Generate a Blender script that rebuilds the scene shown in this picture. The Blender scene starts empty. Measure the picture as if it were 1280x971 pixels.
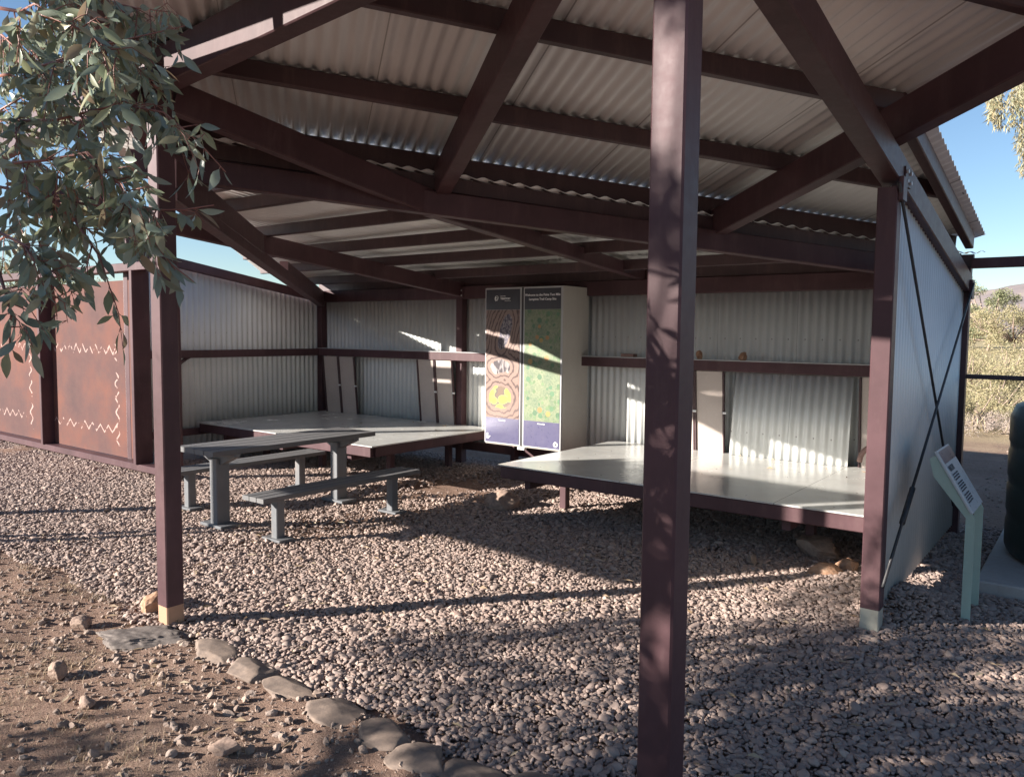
import bpy, math, random
import numpy as np
from mathutils import Vector, Matrix, noise
random.seed(7); rng = np.random.default_rng(7)
S = bpy.context.scene
COL = S.collection
R = math.radians
# ------------------------------------------------------------------ tagging
def tag(o, label=None, cat=None, group=None, kind=None):
    if label: o['label'] = label
    if cat: o['category'] = cat
    if group: o['group'] = group
    if kind: o['kind'] = kind
    return o
def empty(name, loc=(0,0,0), rz=0):
    o = bpy.data.objects.new(name, None); COL.objects.link(o)
    o.location = loc; o.rotation_euler = (0,0,rz); o.empty_display_size = .2
    return o
def copy_tree(o, parent=None):
    c = o.copy(); COL.objects.link(c); c.parent = parent
    for ch in [k for k in COL.objects if k.parent == o]: copy_tree(ch, c)
    return c
# ------------------------------------------------------------------ mesh builder
class MB:
    def __init__(s): s.v=[]; s.f=[]; s.uv=None
    def add(s, vs, fs):
        n=len(s.v); s.v += [tuple(p) for p in vs]; s.f += [tuple(i+n for i in f) for f in fs]; return s
    def beam(s, p0, p1, w, h, up=(0,0,1), c=.006, z='mid'):
        """box section between two points, rounded corners; z: where p0,p1 lie in the height"""
        p0=Vector(p0); p1=Vector(p1); d=(p1-p0).normalized(); up=Vector(up)
        x=d.cross(up).normalized(); u=x.cross(d).normalized()
        off={'mid':0,'bot':h/2,'top':-h/2}[z]
        a,b=w/2,h/2; c=min(c,a*.45,b*.45)
        sec=[(a-c,-b),(a,-b+c),(a,b-c),(a-c,b),(-a+c,b),(-a,b-c),(-a,-b+c),(-a+c,-b)]
        vs=[q+x*i+u*(j+off) for q in (p0,p1) for i,j in sec]
        fs=[(k,(k+1)%8,(k+1)%8+8,k+8) for k in range(8)]+[tuple(range(7,-1,-1)),tuple(range(8,16))]
        return s.add(vs,fs)
    def box(s, x0,x1,y0,y1,z0,z1,c=.004):
        if x1-x0>=max(y1-y0,z1-z0): return s.beam(((x0),(y0+y1)/2,(z0+z1)/2),(x1,(y0+y1)/2,(z0+z1)/2),y1-y0,z1-z0,c=c)
        if y1-y0>=z1-z0: return s.beam(((x0+x1)/2,y0,(z0+z1)/2),((x0+x1)/2,y1,(z0+z1)/2),x1-x0,z1-z0,c=c)
        return s.beam(((x0+x1)/2,(y0+y1)/2,z0),((x0+x1)/2,(y0+y1)/2,z1),x1-x0,y1-y0,up=(0,1,0),c=c)
    def tube(s, pts, r, n=7, cap=True):
        pts=[Vector(p) for p in pts]; rs=r if isinstance(r,(list,tuple)) else [r]*len(pts)
        vs=[];fs=[]; prev=None
        for i,p in enumerate(pts):
            d=(pts[min(i+1,len(pts)-1)]-pts[max(i-1,0)]).normalized()
            ref=Vector((0,0,1)) if abs(d.z)<.9 else Vector((1,0,0))
            x=d.cross(ref).normalized() if prev is None else (prev-d*prev.dot(d)).normalized()
            prev=x; y=d.cross(x)
            for k in range(n):
                a=2*math.pi*k/n; vs.append(p+(x*math.cos(a)+y*math.sin(a))*rs[i])
        for i in range(len(pts)-1):
            for k in range(n):
                fs.append((i*n+k,i*n+(k+1)%n,(i+1)*n+(k+1)%n,(i+1)*n+k))
        if cap: fs+= [tuple(range(n-1,-1,-1)), tuple(range((len(pts)-1)*n,len(pts)*n))]
        return s.add(vs,fs)
    def lathe(s, prof, n=48, c=(0,0,0)):
        vs=[(c[0]+r*math.cos(2*math.pi*k/n),c[1]+r*math.sin(2*math.pi*k/n),c[2]+z) for r,z in prof for k in range(n)]
        fs=[(i*n+k,i*n+(k+1)%n,(i+1)*n+(k+1)%n,(i+1)*n+k) for i in range(len(prof)-1) for k in range(n)]
        return s.add(vs,fs)
    def plate(s, poly, z0, z1):
        n=len(poly); vs=[(x,y,z0) for x,y in poly]+[(x,y,z1) for x,y in poly]
        fs=[tuple(range(n-1,-1,-1)),tuple(range(n,2*n))]+[(k,(k+1)%n,(k+1)%n+n,k+n) for k in range(n)]
        return s.add(vs,fs)
    def build(s, name, mat, parent=None, smooth=False, label=None, kind=None):
        me=bpy.data.meshes.new(name); me.from_pydata(s.v,[],s.f); me.update()
        if mat: me.materials.append(mat)
        if smooth: me.polygons.foreach_set('use_smooth',[True]*len(me.polygons))
        if s.uv is not None:
            l=me.uv_layers.new(name='UVMap'); 
            for i,lp in enumerate(me.loops): l.data[i].uv=s.uv[lp.vertex_index]
        o=bpy.data.objects.new(name,me); COL.objects.link(o); o.parent=parent
        if parent is not None and (parent.location.length>0 or parent.rotation_euler.z):
            pass
        if label: o['label']=label
        if kind: o['kind']=kind
        return o
def npmesh(name, V, F, mat, parent=None, smooth=False):
    me=bpy.data.meshes.new(name); me.from_pydata(V.tolist() if hasattr(V,'tolist') else V,[],F.tolist() if hasattr(F,'tolist') else F); me.update()
    me.materials.append(mat)
    if smooth: me.polygons.foreach_set('use_smooth',[True]*len(me.polygons))
    o=bpy.data.objects.new(name,me); COL.objects.link(o); o.parent=parent; return o
# ------------------------------------------------------------------ materials
class NT:
    def __init__(s,name):
        s.m=bpy.data.materials.new(name); s.m.use_nodes=True; s.t=s.m.node_tree; s.n=s.t.nodes; s.l=s.t.links
        s.b=s.n['Principled BSDF']; s.out=s.n['Material Output']
    def node(s,ty,**kw):
        n=s.n.new(ty)
        for k,v in kw.items():
            if k=='ins':
                for i,val in v.items():
                    if hasattr(val,'is_linked') or isinstance(val,bpy.types.NodeSocket): s.l.new(val,n.inputs[i])
                    else: n.inputs[i].default_value=val
            else: setattr(n,k,v)
        return n
    def math(s,op,a,b=0.,c=None,clamp=False):
        n=s.node('ShaderNodeMath',operation=op,use_clamp=clamp)
        for i,v in enumerate((a,b) if c is None else (a,b,c)):
            if isinstance(v,bpy.types.NodeSocket): s.l.new(v,n.inputs[i])
            else: n.inputs[i].default_value=v
        return n.outputs[0]
    def coord(s,kind='Object',scale=None):
        o=s.node('ShaderNodeTexCoord').outputs[kind]
        if scale is not None: o=s.node('ShaderNodeMapping',ins={'Vector':o,'Scale':scale}).outputs[0]
        return o
    def noise(s,scale,detail=4,rough=.6,vec=None,out='Fac',dist=0.):
        n=s.node('ShaderNodeTexNoise',ins={'Scale':scale,'Detail':detail,'Roughness':rough,'Distortion':dist})
        s.l.new(vec if vec is not None else s.coord(),n.inputs['Vector']); return n.outputs[out]
    def ramp(s,fac,stops,interp='LINEAR'):
        n=s.node('ShaderNodeValToRGB'); s.l.new(fac,n.inputs[0]); cr=n.color_ramp; cr.interpolation=interp
        while len(cr.elements)<len(stops): cr.elements.new(.5)
        for e,(p,c) in zip(cr.elements,stops):
            e.position=p; e.color=(c[0],c[1],c[2],1) if isinstance(c,(tuple,list)) else (c,c,c,1)
        return n.outputs[0]
    def mix(s,f,a,b,mode='MIX'):
        n=s.node('ShaderNodeMix',data_type='RGBA',blend_type=mode)
        for i,v in ((0,f),(6,a),(7,b)):
            if isinstance(v,bpy.types.NodeSocket): s.l.new(v,n.inputs[i])
            else: n.inputs[i].default_value=(v if i==0 else (v[0],v[1],v[2],1))
        return n.outputs[2]
    def set(s,**kw):
        for k,v in kw.items():
            k=k.replace('_',' ')
            if isinstance(v,bpy.types.NodeSocket): s.l.new(v,s.b.inputs[k])
            else: s.b.inputs[k].default_value=(v[0],v[1],v[2],1) if isinstance(v,(tuple,list)) and len(v)==3 and s.b.inputs[k].type=='RGBA' else v
        return s
    def bump(s,h,strength=.3,dist=.01):
        n=s.node('ShaderNodeBump',ins={'Height':h,'Strength':strength,'Distance':dist}); s.l.new(n.outputs[0],s.b.inputs['Normal']); return s
def mul(c,k): return tuple(min(1,x*k) for x in c)
def painted(name,col,rough=.45,var=.25,dust=(.35,.24,.18),dustamt=.35,spec=.5):
    t=NT(name); n1=t.noise(2.2,5); n2=t.noise(28,4,.7)
    c=t.mix(t.ramp(n1,[(.3,0),(.7,1)]),mul(col,1-var),mul(col,1+var))
    st=t.noise(9,6,.75,vec=t.coord(scale=(1,1,.18)))
    c=t.mix(t.math('MULTIPLY',t.ramp(st,[(.5,0),(.78,1)]),dustamt),c,dust)
    c=t.mix(t.math('MULTIPLY',t.ramp(n2,[(.55,0),(.8,1)]),.2),c,mul(col,1.6))
    t.set(Base_Color=c,Roughness=t.math('MULTIPLY_ADD',n2,.25,rough-.12)); t.b.inputs['Specular IOR Level'].default_value=spec
    t.bump(n2,.12,.003); return t.m
M={}
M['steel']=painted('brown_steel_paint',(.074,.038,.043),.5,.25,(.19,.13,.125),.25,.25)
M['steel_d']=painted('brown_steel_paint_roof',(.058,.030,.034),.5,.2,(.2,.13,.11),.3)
def cladding(name,col,rust=.0):
    t=NT(name); n1=t.noise(1.3,5); n2=t.noise(40,3)
    uv=t.node('ShaderNodeUVMap').outputs[0]; sx=t.node('ShaderNodeSeparateXYZ',ins={0:uv}); A,B=sx.outputs[0],sx.outputs[1]
    c=t.mix(t.ramp(n1,[(.3,0),(.7,1)]),mul(col,.90),mul(col,1.04))
    sid=t.math('DIVIDE',t.math('ADD',A,20.),.762); wn=t.node('ShaderNodeTexWhiteNoise',noise_dimensions='1D'); t.l.new(t.math('FLOOR',sid),wn.inputs['W'])
    c=t.mix(t.math('MULTIPLY',wn.outputs['Value'],.13),c,mul(col,.72))
    st=t.noise(1,6,.7,vec=t.node('ShaderNodeMapping',ins={'Vector':uv,'Scale':(11,.8,1)}).outputs[0])
    c=t.mix(t.math('MULTIPLY',t.ramp(st,[(.58,0),(.85,1)]),.22),c,(.40,.34,.30))
    lap=t.math('LESS_THAN',t.math('FRACT',sid),.007); c=t.mix(t.math('MULTIPLY',lap,.55),c,(.10,.09,.085))
    fa=t.math('SUBTRACT',t.math('FRACT',t.math('DIVIDE',t.math('ADD',A,20.),.1524)),.5); fb=t.math('SUBTRACT',t.math('FRACT',t.math('DIVIDE',t.math('ADD',B,20.),.88)),.5)
    d=t.math('SQRT',t.math('ADD',t.math('POWER',t.math('MULTIPLY',fa,.1524),2.),t.math('POWER',t.math('MULTIPLY',fb,.88),2.)))
    c=t.mix(t.math('MULTIPLY',t.math('LESS_THAN',d,.0075),.7),c,(.12,.10,.095))
    t.set(Base_Color=c,Roughness=t.math('MULTIPLY_ADD',n1,.2,.32)); t.b.inputs['Metallic'].default_value=.1
    t.bump(n2,.03,.002); return t.m
M['clad']=cladding('pale_corrugated_wall',(.68,.695,.68))
M['roof']=cladding('pale_corrugated_roof',(.80,.79,.78))
def deckm():
    t=NT('worn_deck_plate'); n1=t.noise(1.6,6,.65); n2=t.noise(14,5,.7)
    c=t.mix(t.ramp(n1,[(.3,0),(.72,1)]),(.50,.50,.49),(.60,.595,.57))
    c=t.mix(t.math('MULTIPLY',t.ramp(n2,[(.5,0),(.75,1)]),.5),c,(.50,.47,.43))
    sx=t.node('ShaderNodeSeparateXYZ',ins={0:t.coord()}); fx=t.math('FRACT',t.math('DIVIDE',t.math('ADD',sx.outputs[0],20.41),1.2))
    c=t.mix(t.math('MULTIPLY',t.math('LESS_THAN',fx,.005),.7),c,(.07,.065,.06))
    ax=t.math('MULTIPLY',t.math('SUBTRACT',t.math('FRACT',t.math('DIVIDE',t.math('ADD',sx.outputs[0],20.35),.6)),.5),.6); ay=t.math('MULTIPLY',t.math('SUBTRACT',t.math('FRACT',t.math('DIVIDE',t.math('ADD',sx.outputs[1],20.),.3)),.5),.3)
    c=t.mix(t.math('LESS_THAN',t.math('SQRT',t.math('ADD',t.math('MULTIPLY',ax,ax),t.math('MULTIPLY',ay,ay))),.008),c,(.14,.13,.12))
    du=t.noise(2.6,8,.75); c=t.mix(t.math('MULTIPLY',t.ramp(du,[(.52,0),(.75,1)]),.25),c,(.44,.35,.29))
    t.set(Base_Color=c,Roughness=t.ramp(n1,[(.3,.16),(.75,.32)])); t.b.inputs['Metallic'].default_value=.12
    t.bump(n2,.03,.002); return t.m
M['deck']=deckm()
def rustm():
    t=NT('rusted_plate'); n1=t.noise(1.1,6,.62); n2=t.noise(9,6,.7); n3=t.noise(60,3)
    c=t.ramp(n1,[(.25,(.066,.042,.044)),(.45,(.10,.053,.050)),(.6,(.145,.062,.048)),(.78,(.105,.070,.068))])
    c=t.mix(t.math('MULTIPLY',t.ramp(n2,[(.45,0),(.75,1)]),.45),c,(.11,.065,.056))
    # punched zigzag marks where the bare plate shows pale, repeating per plate (plates 2.395 m wide)
    sx=t.node('ShaderNodeSeparateXYZ',ins={0:t.coord()}); X,Z=sx.outputs[0],sx.outputs[2]
    lx=t.math('MULTIPLY',t.math('FRACT',t.math('DIVIDE',t.math('ADD',X,6.795),2.395)),2.395)
    wob=t.math('MULTIPLY',t.math('SUBTRACT',t.noise(7,2),.5),.05)
    gap=t.math('GREATER_THAN',t.noise(11,3),.47)
    def zig(z0,per,amp,lo,hi):
        tri=t.math('MULTIPLY',t.math('PINGPONG',t.math('ADD',X,t.math('MULTIPLY',wob,.5)),per/2),amp/(per/2))
        d=t.math('ABSOLUTE',t.math('SUBTRACT',t.math('SUBTRACT',Z,t.math('ADD',wob,z0)),tri))
        m=t.math('LESS_THAN',d,.015*amp/(per/2)*.8)
        return t.math('MULTIPLY',t.math('MULTIPLY',m,t.math('GREATER_THAN',lx,lo)),t.math('LESS_THAN',lx,hi))
    m1=zig(1.30,.17,.10,.10,1.74); m2=zig(.36,.20,.09,.05,1.70)
    sq=t.math('MULTIPLY',t.math('SINE',t.math('MULTIPLY',Z,38.)),.035)
    m3=t.math('LESS_THAN',t.math('ABSOLUTE',t.math('SUBTRACT',t.math('SUBTRACT',lx,1.74),t.math('ADD',sq,wob))),.016)
    m3=t.math('MULTIPLY',t.math('MULTIPLY',m3,t.math('GREATER_THAN',Z,.22)),t.math('LESS_THAN',Z,1.42))
    mm=t.math('MULTIPLY',t.math('MAXIMUM',t.math('MAXIMUM',m1,m2),m3),gap)
    c=t.mix(t.math('MULTIPLY',mm,.60),c,(.52,.38,.34))
    t.set(Base_Color=c,Roughness=.75); t.b.inputs['Specular IOR Level'].default_value=.12; t.bump(t.math('SUBTRACT',n3,t.math('MULTIPLY',mm,3.)),.3,.004); return t.m
M['rust']=rustm()
def slat():
    t=NT('grey_composite_slat'); g=t.noise(30,5,.7,vec=t.coord(scale=(1,.06,1))); n1=t.noise(3,4)
    c=t.mix(g,(.07,.075,.085),(.14,.14,.145)); c=t.mix(t.math('MULTIPLY',n1,.30),c,(.20,.17,.15))
    t.set(Base_Color=c,Roughness=.6); t.bump(g,.2,.003); return t.m
M['slat']=slat()
M['legs']=painted('grey_bench_paint',(.125,.13,.14),.5,.15,(.24,.19,.16),.5)
M['concrete']=painted('concrete_pad',(.40,.37,.35),.85,.15,(.3,.22,.17),.5)
M['tank']=painted('dark_green_tank',(.028,.042,.038),.4,.2,(.12,.10,.08),.3)
M['mint']=painted('pale_green_paint',(.38,.50,.43),.4,.08,(.4,.33,.27),.2)
M['signback']=painted('sign_panel_white',(.52,.55,.56),.3,.05,(.4,.35,.3),.1)
M['cab']=painted('cabinet_cream',(.46,.43,.39),.4,.06,(.34,.28,.24),.3)
M['alu']=painted('aluminium_trim',(.45,.45,.46),.35,.05,(.3,.3,.3),.1)
M['bare']=painted('bare_primer_foot',(.38,.225,.14),.6,.2,(.35,.2,.12),.4)
M['pale_foot']=painted('pale_foot',(.36,.345,.29),.6,.12,(.4,.3,.2),.4)
M['board']=painted('pale_board',(.50,.43,.39),.35,.08,(.45,.36,.28),.4)
M['dark']=painted('dark_header',(.018,.018,.028),.35,.1,(.1,.1,.1),.1)
M['purple']=painted('violet_footer',(.085,.08,.15),.3,.08,(.3,.25,.25),.1)
M['white']=painted('white_print',(.8,.8,.8),.4,.02,(.7,.7,.7),.1)
M['black']=painted('black_rod',(.03,.028,.03),.5,.2,(.1,.08,.07),.3)
M['tan']=painted('tan_canvas',(.26,.16,.14),.8,.2,(.5,.35,.25),.3)
def stone(name,cols,scale=8,rough=.85,perinst=False):
    t=NT(name); n=t.noise(scale,6,.65); n2=t.noise(scale*7,3,.7)
    if perinst:
        r=t.node('ShaderNodeObjectInfo').outputs['Random']
        k=len(cols)-1; c=t.ramp(r,[(i/k,cols[i]) for i in range(len(cols))])
        c=t.mix(t.math('MULTIPLY',n,.45),c,mul(cols[k//2],.6))
    else: c=t.ramp(n,[(.3+.4*i/(len(cols)-1),cols[i]) for i in range(len(cols))])
    t.set(Base_Color=c,Roughness=rough); t.b.inputs['Specular IOR Level'].default_value=.3
    t.bump(n2,.25,.004); return t.m
M['gravel']=stone('river_gravel',[(.225,.165,.145),(.33,.245,.21),(.40,.295,.25),(.31,.245,.22),(.46,.355,.30),(.38,.27,.225),(.27,.205,.18),(.42,.315,.27)],30,.8,True)
M['chip']=stone('dirt_stones',[(.20,.15,.125),(.30,.225,.185),(.37,.285,.235),(.27,.215,.19),(.41,.30,.235)],30,.9,True)
M['edge']=stone('edging_stone',[(.13,.10,.085),(.19,.145,.12),(.26,.195,.155)],18)
M['rock']=stone('field_rock',[(.18,.125,.105),(.28,.20,.16),(.37,.27,.21)],16)
M['orock']=stone('orange_rock',[(.26,.14,.09),(.38,.22,.14),(.46,.30,.21)],16)
M['footing']=stone('mortar_footing',[(.10,.082,.074),(.155,.13,.118),(.22,.185,.165)],34)
def groundm():
    t=NT('desert_dirt'); co=t.node('ShaderNodeNewGeometry').outputs['Position']
    n1=t.noise(.9,7,.65,vec=co); n2=t.noise(22,6,.72,vec=co); n3=t.noise(.05,4,.6,vec=co)
    c=t.ramp(n1,[(.28,(.17,.105,.08)),(.5,(.26,.165,.125)),(.7,(.33,.23,.18))])
    c=t.mix(t.ramp(n2,[(.35,0),(.7,.55)]),c,(.38,.275,.22))
    g=t.mix(n2,(.34,.27,.15),(.52,.43,.26))
    sx=t.node('ShaderNodeSeparateXYZ',ins={0:co})
    far=t.math('ADD',t.math('MULTIPLY',t.math('SUBTRACT',sx.outputs[1],7.5),.25),t.math('MULTIPLY',n1,1.2),clamp=True)
    c=t.mix(far,c,g)
    t.set(Base_Color=c,Roughness=.95); t.b.inputs['Specular IOR Level'].default_value=.15
    t.bump(t.math('ADD',n2,t.noise(90,4,.8,vec=co)),.9,.02); return t.m
M['ground']=groundm()
def hillm():
    t=NT('hazed_hill'); co=t.node('ShaderNodeNewGeometry').outputs['Position']; n=t.noise(.012,8,.7,vec=co)
    t.set(Base_Color=t.ramp(n,[(.35,(.20,.17,.17)),(.5,(.27,.22,.21)),(.65,(.36,.29,.24))]),Roughness=1.); return t.m  # purple tint of distance haze is put into the hill colour
M['hill']=hillm()
def leafm(name,cols,trans=.25,rough=.42):
    t=NT(name); co=t.coord('Generated'); w=t.node('ShaderNodeTexWhiteNoise',noise_dimensions='3D')
    g=t.node('ShaderNodeNewGeometry'); r=g.outputs['Random Per Island']
    k=len(cols)-1; c=t.ramp(r,[(i/k,cols[i]) for i in range(len(cols))])
    n=t.noise(60,3); c=t.mix(t.math('MULTIPLY',n,.3),c,mul(cols[0],.7))
    t.set(Base_Color=c,Roughness=rough)
    t.b.inputs['Transmission Weight'].default_value=0
    tr=t.node('ShaderNodeBsdfTranslucent'); t.l.new(c,tr.inputs[0])
    mx=t.node('ShaderNodeMixShader',ins={0:trans}); t.l.new(t.b.outputs[0],mx.inputs[1]); t.l.new(tr.outputs[0],mx.inputs[2]); t.l.new(mx.outputs[0],t.out.inputs[0])
    return t.m
M['gum']=leafm('gum_leaf',[(.18,.23,.19),(.24,.29,.23),(.27,.31,.19),(.20,.25,.21),(.34,.36,.20),(.27,.32,.26),(.31,.35,.28),(.42,.40,.24),(.30,.20,.13)],.30,.30)
M['pend']=leafm('pale_pendulous_leaf',[(.34,.33,.20),(.42,.38,.24),(.45,.33,.18),(.30,.32,.20),(.50,.46,.32)],.3,.6)
M['bush']=leafm('dry_bush_leaf',[(.28,.25,.14),(.36,.31,.17),(.40,.34,.20),(.24,.24,.14),(.46,.38,.24)],.15,.8)
M['green']=leafm('olive_tree_leaf',[(.16,.18,.10),(.22,.24,.13),(.28,.27,.15),(.18,.20,.13)],.15,.8)
M['grey_grass']=leafm('grey_dry_brush',[(.34,.28,.26),(.42,.35,.31),(.48,.40,.33)],.1,.9)
M['straw']=leafm('dry_straw',[(.42,.34,.20),(.52,.43,.27),(.36,.29,.19),(.58,.50,.35)],.15,.8)
M['litter_straw']=leafm('straw_litter',[(.40,.29,.19),(.48,.36,.25),(.32,.23,.15),(.52,.42,.31)],.05,.9)
M['bark']=stone('gum_bark',[(.22,.16,.13),(.36,.27,.22),(.45,.37,.31)],6)
M['twig']=painted('red_twig',(.25,.10,.075),.5,.3,(.35,.22,.16),.3)
# ------------------------------------------------------------------ art panel materials
def art(name,which):
    t=NT(name); uv=t.node('ShaderNodeUVMap').outputs[0]
    sx=t.node('ShaderNodeSeparateXYZ',ins={0:uv}); X,Y=sx.outputs[0],sx.outputs[1]   # X 0..1 across, Y 0..1 up (height is 3 widths)
    if which==1:
        nz=t.noise(4,3,vec=uv); nv=t.math('MULTIPLY',t.math('SUBTRACT',nz,.5),.30)
        def blob(cx,cy,rx,ry,sk=0.):
            dx=t.math('SUBTRACT',X,cx); dy=t.math('MULTIPLY',t.math('SUBTRACT',Y,cy),2.6)
            dx=t.math('SUBTRACT',dx,t.math('MULTIPLY',dy,sk))
            a=t.math('DIVIDE',dx,rx); b=t.math('DIVIDE',dy,ry)
            d=t.math('SQRT',t.math('ADD',t.math('MULTIPLY',a,a),t.math('MULTIPLY',b,b)))
            return t.math('MULTIPLY',t.math('SUBTRACT',d,1.),math.sqrt(rx*ry))
        A=blob(.56,.79,.17,.40,.30); B=blob(.44,.475,.27,.17); C=blob(.44,.19,.34,.27)
        d=t.math('ADD',t.math('SMOOTH_MIN',t.math('SMOOTH_MIN',A,B,.06),C,.06),nv)
        ring=t.math('SINE',t.math('MULTIPLY',d,46.))
        c=t.ramp(t.math('MULTIPLY_ADD',ring,.5,.5),[(.0,(.10,.05,.05)),(.22,(.28,.15,.13)),(.5,(.50,.34,.30)),(1,(.44,.29,.26))])
        n3=t.noise(26,3,vec=uv,dist=1.5)
        ina=t.ramp(n3,[(.40,(.05,.04,.09)),(.5,(.16,.12,.22)),(.58,(.55,.50,.55))])
        vo=t.node('ShaderNodeTexVoronoi',ins={'Scale':4.5,'Vector':t.node('ShaderNodeMapping',ins={'Vector':uv,'Scale':(1,3,1)}).outputs[0]})
        inc=t.ramp(vo.outputs['Distance'],[(.48,(.62,.58,.13)),(.60,(.70,.66,.25)),(.66,(.12,.13,.16)),(.75,(.30,.20,.15))])
        n4=t.noise(7,2,vec=uv,dist=1.); inb=t.ramp(n4,[(.42,(.06,.04,.06)),(.48,(.35,.32,.38)),(.6,(.70,.62,.62))])
        def inside(dd): return t.ramp(t.math('ADD',dd,nv),[(.495,1),(.5,0)],'CONSTANT') 
        for dd,cc in ((A,ina),(B,inb),(C,inc)):
            m=t.math('LESS_THAN',t.math('ADD',dd,nv),.0); c=t.mix(m,c,cc)
    else:
        v=t.node('ShaderNodeMapping',ins={'Vector':uv,'Scale':(1,2.6,1)}).outputs[0]
        base=t.ramp(t.noise(3.5,4,vec=v),[(.35,(.14,.22,.14)),(.5,(.24,.30,.18)),(.62,(.36,.37,.24)),(.75,(.20,.28,.19))])
        base=t.mix(.45,base,t.ramp(t.noise(22,3,vec=v),[(.35,(.12,.19,.13)),(.6,(.36,.38,.26))]))
        c=base
        for sc,lim,cols in ((6.,.38,[(.05,.17,.09),(.10,.26,.14)]),(9.,.40,[(.12,.22,.10),(.20,.32,.16)]),(4.2,.27,[(.60,.24,.07),(.62,.38,.10)])):
            vo=t.node('ShaderNodeTexVoronoi',ins={'Scale':sc,'Vector':v,'Randomness':1.})
            m=t.math('LESS_THAN',vo.outputs['Distance'],lim)
            sel=t.math('GREATER_THAN',t.node('ShaderNodeSeparateColor',ins={0:vo.outputs['Color']}).outputs[0],.45)
            cc=t.ramp(t.node('ShaderNodeSeparateColor',ins={0:vo.outputs['Color']}).outputs[1],[(0,cols[0]),(1,cols[1])])
            c=t.mix(t.math('MULTIPLY',t.math('MULTIPLY',m,sel),.8),c,cc)
    c=t.mix(1.,c,((.46,.44,.40) if which==1 else (.60,.62,.56)),'MULTIPLY'); t.set(Base_Color=c,Roughness=.4); return t.m
M['art1']=art('contour_art_print',1); M['art2']=art('leaf_art_print',2)
# ------------------------------------------------------------------ corrugated sheets
PITCH=.0762
def corr(name, a0, a1, fmin, fmax, place, mat, parent, amp=.0100, n=8, seg=1, label=None, th=.0012):
    """columns along a; for each column rows from fmin(a) to fmax(a); place(a,b,h)->xyz (h = offset along the normal)"""
    k=max(2,int((a1-a0)/PITCH*n)); V=[];F=[];UV=[]; rows=seg+1; cols=0
    for i in range(k+1):
        a=a0+(a1-a0)*i/k; lo,hi=fmin(a),fmax(a)
        if hi<lo+.002: hi=lo+.002
        h=amp*math.sin(2*math.pi*a/PITCH)
        for j in range(rows): V.append(place(a,lo+(hi-lo)*j/seg,h)); UV.append((a,lo+(hi-lo)*j/seg))
        cols+=1
    for i in range(cols-1):
        for j in range(seg): F.append((i*rows+j,(i+1)*rows+j,(i+1)*rows+j+1,i*rows+j+1))
    mb=MB(); mb.v=[tuple(v) for v in V]; mb.f=F; mb.uv=UV
    o=mb.build(name,mat,parent,smooth=True,label=label)
    md=o.modifiers.new('thick','SOLIDIFY'); md.thickness=th; md.offset=0
    return o
# ================================================================== THE SHELTER
sh=tag(empty('picnic_shelter',(0,0,0)),'large open brown steel shelter roofed and walled in corrugated iron over the gravel','shelter')
def part(mb,name,mat=None,smooth=False,label=None,parent=None): return mb.build(name,mat or M['steel'],parent or sh,smooth,label)
PA=(4.94,-5.05); PC=(8.0,-5.29); PF=(8.0,-2.753); PR=(8.0,0.0)
CF,SF=math.cos(R(52.4)),math.sin(R(52.4))
# posts, 100 mm square
def post(x,y,z1,foot=None,w=.1,z0=-.05,fh=.1,label=None):
    mb=MB(); zz=z0 if foot is None else fh
    mb.beam((x,y,zz),(x,y,z1),w,w,up=(0,1,0)); o=part(mb,'post',label=label)
    if foot:
        f=MB(); f.beam((x,y,z0),(x,y,fh),w-.002,w-.002,up=(0,1,0)); f.build('post_foot',M[foot],o)
    return o
post(*PA,2.84,'bare',fh=.10,label='front post with bare orange foot beside the tree leaves')
post(*PC,3.00,label='nearest post, dappled with leaf shadows')
post(*PF,2.37,'pale_foot',fh=.13,label='post with whitish foot at the front of the right wall')
post(1.3,-4.757,2.90)
post(*PR,2.10); post(5.36,0,2.0); post(2.64,0,2.0); post(0,0,2.0); post(0,-2.753,2.70)
# front beam Q-P-C
part(MB().beam((1.25,-4.753,2.88),(4.94,-5.05,2.832),.1,.20,z='bot').beam((4.94,-5.052,2.83),(8.0,-5.292,2.86),.106,.2,z='bot'),'beam',label='front beam, sunlit at its left end')
# right rake rail R-C
part(MB().beam((8.0,.05,2.09),(8.0,-5.24,2.965),.106,.15,z='top'),'beam',label='sloping beam over the right wall')
# left rake rail
part(MB().beam((0,0.04,2.10),(0,-2.70,2.53),.09,.11,z='top'),'beam')
# back beam
part(MB().beam((-.05,0.003,2.0),(8.05,0.003,2.0),.1,.152,z='bot'),'beam',label='long beam along the top of the back wall')
# diagonal beam
part(MB().beam((7.97,-.04,2.024),(8-6.15*CF,-6.15*SF,2.02+.080*6.15),.1,.15,z='bot'),'beam',label='long diagonal beam from the back right corner')
# L - P beam, with two added pieces that block sun on the back wall
part(MB().beam((.04,-.04,1.935),(4.88,-4.98,2.29),.09,.105,z='bot').beam((3.20,-3.25,2.246),(4.88,-4.98,2.356),.084,.16,z='bot').beam((.05,-.05,2.035),(2.25,-2.30,2.178),.084,.12,z='bot'),'beam')
# rear rafters
part(MB().beam((4.95,-5.0,2.74),(5.33,-3.46,2.37),.09,.165,z='bot'),'rafter')
part(MB().beam((5.325,-3.43,2.365),(5.09,.02,2.152),.09,.12,z='bot'),'rafter')
part(MB().beam((2.64,-4.8,2.51),(2.64,.02,2.02),.09,.17,z='bot'),'rafter')
# rear purlins
def zr(y): return 2.27+.11*abs(y)
for Y in (-3.98,-3.54,-2.79,-2.04,-1.30,-.50):
    x0=max(.10,-.85-Y); x1=min(8.0,8+Y*CF/SF-.05)
    if Y==-3.98: x0,x1=2.9,4.9
    part(MB().beam((x0,Y,zr(Y)-.012),(x1,Y,zr(Y)-.012),.05,.1,z='top'),'purlin',M['steel_d'])
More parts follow.
